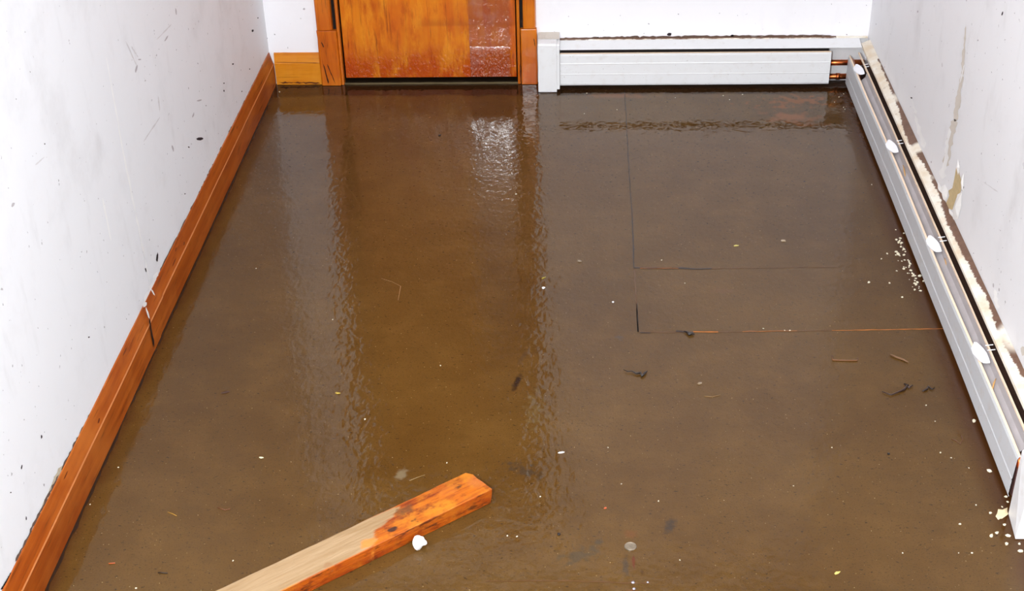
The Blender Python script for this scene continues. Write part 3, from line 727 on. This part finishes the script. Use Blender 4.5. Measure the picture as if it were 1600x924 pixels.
bit('leaf_fragment', 1308, 896, .008, .0035, .002, .5, (226, 206, 110), 'bright yellow leaf fragment near the bottom right of the floor', 'leaf')
bit('leaf_fragment', 849, 435, .009, .003, .002, .7, (170, 150, 50), 'olive leaf fragment at the right edge of the door reflection', 'leaf')
bit('paint_chip', 408, 716, .0055, .0025, .002, -.1, (236, 230, 180), 'pale yellow paint chip on the left half of the floor', 'chip')
bit('plaster_crumb', 849, 451, .005, .0045, .004, .3, (250, 250, 250), 'bright white crumb beside the olive leaf fragment', 'crumb')
bit('plaster_crumb', 958, 473, .0032, .003, .003, .3, (250, 250, 250), 'bright white crumb left of the plywood patch', 'crumb')
bit('clay_crumb', 946, 795, .004, .003, .002, .3, (184, 84, 44), 'tiny red clay crumb above the bottom middle of the floor', 'crumb')
bit('grit_crumb', 873, 836, .0042, .004, .004, .3, (26, 18, 16), 'black grit crumb left of the metal disc', 'grit')
bit('grit_crumb', 687, 212, .006, .005, .004, .3, (44, 34, 30), 'dark grit crumb on the door reflection left of its glare', 'grit')
bit('grit_crumb', 1388, 710, .0045, .004, .003, .3, (26, 18, 16), 'black grit crumb in front of the right heater', 'grit')
bit('water_bubble', 905, 409, .007, .006, .003, 0, (130, 110, 84), 'small clear bubble on the wet floor left of the plywood patch', 'bubble', 1)
bit('water_bubble', 1224, 377, .008, .007, .003, 0, (160, 140, 110), 'small clear bubble inside the plywood patch', 'bubble', 1)
bit('water_bubble', 1093, 600, .007, .005, .003, 0, (136, 114, 84), 'small clear bubble below the dirt clod', 'bubble', 1)

def stick(name, pts, rad, col, label, cat, z=None, zs=None):
    P = [fl(x, y, (zs[i] if zs else 0)) for i, (x, y) in enumerate(pts)]
    r0 = rad if not isinstance(rad, list) else max(rad)
    P = [Vector((p.x, p.y, (p.z if zs else 0)+r0+.0002)) for p in P]
    b = MB(); b.path(P, rad); o = b.build(name, plain(name+'_surface', col, .5, .4, 0, .4), None, (P[0].x, P[0].y, 0)); return tag(o, label, cat)
stick('bent_splinter', [(1300, 557), (1301, 564), (1320, 564.5), (1339, 565), (1340, 561)], .0018, (118, 74, 38), 'bent brown splinter below the right end of the lower joint', 'splinter')
stick('wood_splinter', [(1391, 556), (1400, 560), (1412, 564), (1419, 568)], [.002, .0028, .0028, .002], (112, 78, 46), 'short straight wood splinter near the right heater', 'splinter')
stick('plant_root', [(1378, 614), (1392, 619), (1402, 615), (1412, 611), (1418, 604), (1413, 602), (1420, 608), (1426, 604)], [.001, .0018, .002, .0035, .003, .002, .003, .001], (52, 30, 22), 'dark curled plant root on the floor near the right heater', 'root')
stick('plant_root', [(1441, 613), (1448, 610), (1450, 606), (1456, 610), (1460, 608)], [.0015, .0032, .0028, .002, .001], (44, 28, 22), 'small dark root scrap right of the curled root', 'root')
stick('grass_stem', [(1487, 687), (1494, 690), (1500, 695), (1504, 688), (1502, 682)], .0011, (104, 62, 38), 'thin curled grass stem in front of the right heater', 'stem')
stick('grass_stem', [(1100, 620), (1113, 621), (1126, 618)], .0009, (140, 106, 62), 'thin tan grass stem in the middle of the right floor', 'stem')
stick('grass_stem', [(262, 801), (270, 804), (276, 807)], .0009, (190, 140, 50), 'thin yellow grass stem in the lower left of the floor', 'stem')
stick('grass_stem', [(640, 752), (652, 747), (664, 743)], .0008, (150, 120, 70), 'thin tan grass stem just above the plank end', 'stem')
stick('grass_stem', [(340, 794), (352, 798), (360, 796)], .0010, (120, 70, 44), 'thin reddish stem left of the plank on the lower floor', 'stem')
stick('grass_stem', [(596, 436), (612, 441), (626, 448), (622, 470)], .0009, (146, 104, 58), 'long fine stem bent on the upper door reflection', 'stem')
stick('wood_splinter', [(170, 882), (180, 881)], .0014, (186, 88, 40), 'tiny orange splinter in the bottom left of the floor', 'splinter')
stick('wood_splinter', [(247, 896), (262, 897)], .0014, (44, 30, 20), 'tiny black splinter in the bottom left of the floor', 'splinter')
stick('leaf_scrap', [(974, 580), (981, 583), (987, 582), (994, 586), (1001, 585), (1003, 590), (1007, 586), (1011, 582)], [.0008, .0016, .0012, .0028, .0034, .0045, .004, .001], (34, 22, 16), 'dark crumpled leaf scrap on the floor below the lower plywood joint', 'leaf')
stick('dirt_clod', [(1068, 520), (1073, 521), (1077, 525), (1081, 523), (1085, 525)], [.001, .003, .0045, .004, .001], (28, 20, 18), 'dark dirt clod on the lower plywood joint', 'dirt')
# dry blades inside the right heater
def blade(p0, p1, lab):
    a = fl(*p0, .133); c = fl(*p1, .120); mid = a.lerp(c, .5)+Vector((-.001, 0, .004))
    b = MB(); b.path([a, mid, c], [.0012, .0022, .0012]); tag(b.build('dry_blade', plain('dry_blade_surface', (206, 158, 96), .6), None, tuple(a)), lab, 'dry leaf')
blade((1556, 592), (1550, 612), 'nearest dry yellow blade inside the open right heater')
blade((1476, 404), (1481, 422), 'middle dry yellow blade inside the open right heater')
blade((1411, 258), (1415, 278), 'farthest dry yellow blade inside the open right heater')

# plaster crumbs scattered along the right heater: every crumb its own object
cm = [chip_mesh('crumb', .0032, .0026, .0022, M['plaster'], n=6, jit=.4) for _ in range(6)]
spots = []
RC = random.Random(21)
for k in range(58):      # the dense spill under the third clip
    t = RC.random(); px = 1404+36*t+RC.gauss(0, 8); py = 372+82*t+RC.gauss(0, 7)
    lim = 1318+.394*(py-135)-5
    if px > lim: px = lim-RC.uniform(0, 6)
    spots.append((px, py, RC.uniform(.5, 1.5)))
spots += [(1403, 398, 2.0), (1412, 365, 1.0), (1437, 432, 1.8), (1386, 397, 1.1), (1357, 442, 1.5), (1390, 443, 1.2), (1410, 465, 1.2), (1377, 405, 1.0), (1362, 289, .7), (1400, 394, 1.4), (1443, 440, 1.2)]
for (px, py, s_) in spots:
    drop('plaster_crumb', RC.choice(cm), px, py, RC.uniform(0, 6), 'tiny cream plaster crumb in the spill beside the middle of the right heater', 'crumb', 'plaster crumbs beside the right heater', s=s_)
near = [(1521, 659, 2.0), (1546, 737, 2.0), (1571, 777, 1.3), (1547, 803, 1.3), (1570, 821, 1.3), (1558, 834, 1.6), (1549, 839, 1.8), (1575, 838, 1.7), (1572, 851, 1.6), (1594, 862, 1.7), (1593, 851, 1.2), (1574, 785, 1.0), (1560, 812, .8), (1566, 793, .8), (1525, 790, .7), (1519, 865, .8), (1500, 820, 1.0)]
for (px, py, s_) in near:
    drop('plaster_crumb', RC.choice(cm), px, py, RC.uniform(0, 6), 'cream plaster crumb near the near end of the right heater', 'crumb', 'plaster crumbs at the heater end', s=s_)
loose = [(1469, 708, .9), (1447, 634, .8), (1461, 659, .6), (1486, 716, .7), (1514, 732, .6), (1029, 784, .9), (971, 757, .7), (793, 838, .9), (808, 839, .9), (844, 777, .8), (698, 724, .8), (570, 656, 1.1), (688, 572, .8), (806, 304, 1.1),
         (1034, 407, .8), (1318, 168, .9), (913, 178, .8), (437, 144, 1.2), (185, 731, .8), (141, 789, .7), (213, 920, .9), (364, 877, .8), (1062, 876, .7), (1410, 865, .7), (1498, 865, .6), (1070, 443, .7), (1193, 514, .8), (1226, 517, .8), (1234, 517, .9), (1320, 171, .8),
         (1130, 150, 1.0), (1160, 148, .9), (1140, 156, .8), (1304, 160, .9), (1311, 152, .9), (1318, 147, .9), (964, 172, .9), (917, 146, .9), (1055, 153, .7), (400, 420, .7), (520, 500, .7), (1300, 700, .6), (1240, 760, .6), (950, 700, .6)]
for (px, py, s_) in loose:
    drop('plaster_crumb', RC.choice(cm), px, py, RC.uniform(0, 6), 'stray pale crumb lying alone on the open wet floor', 'crumb', 'stray crumbs across the floor', s=s_*.85)
for o in bpy.data.objects:
    if '_b' in o: del o['_b']
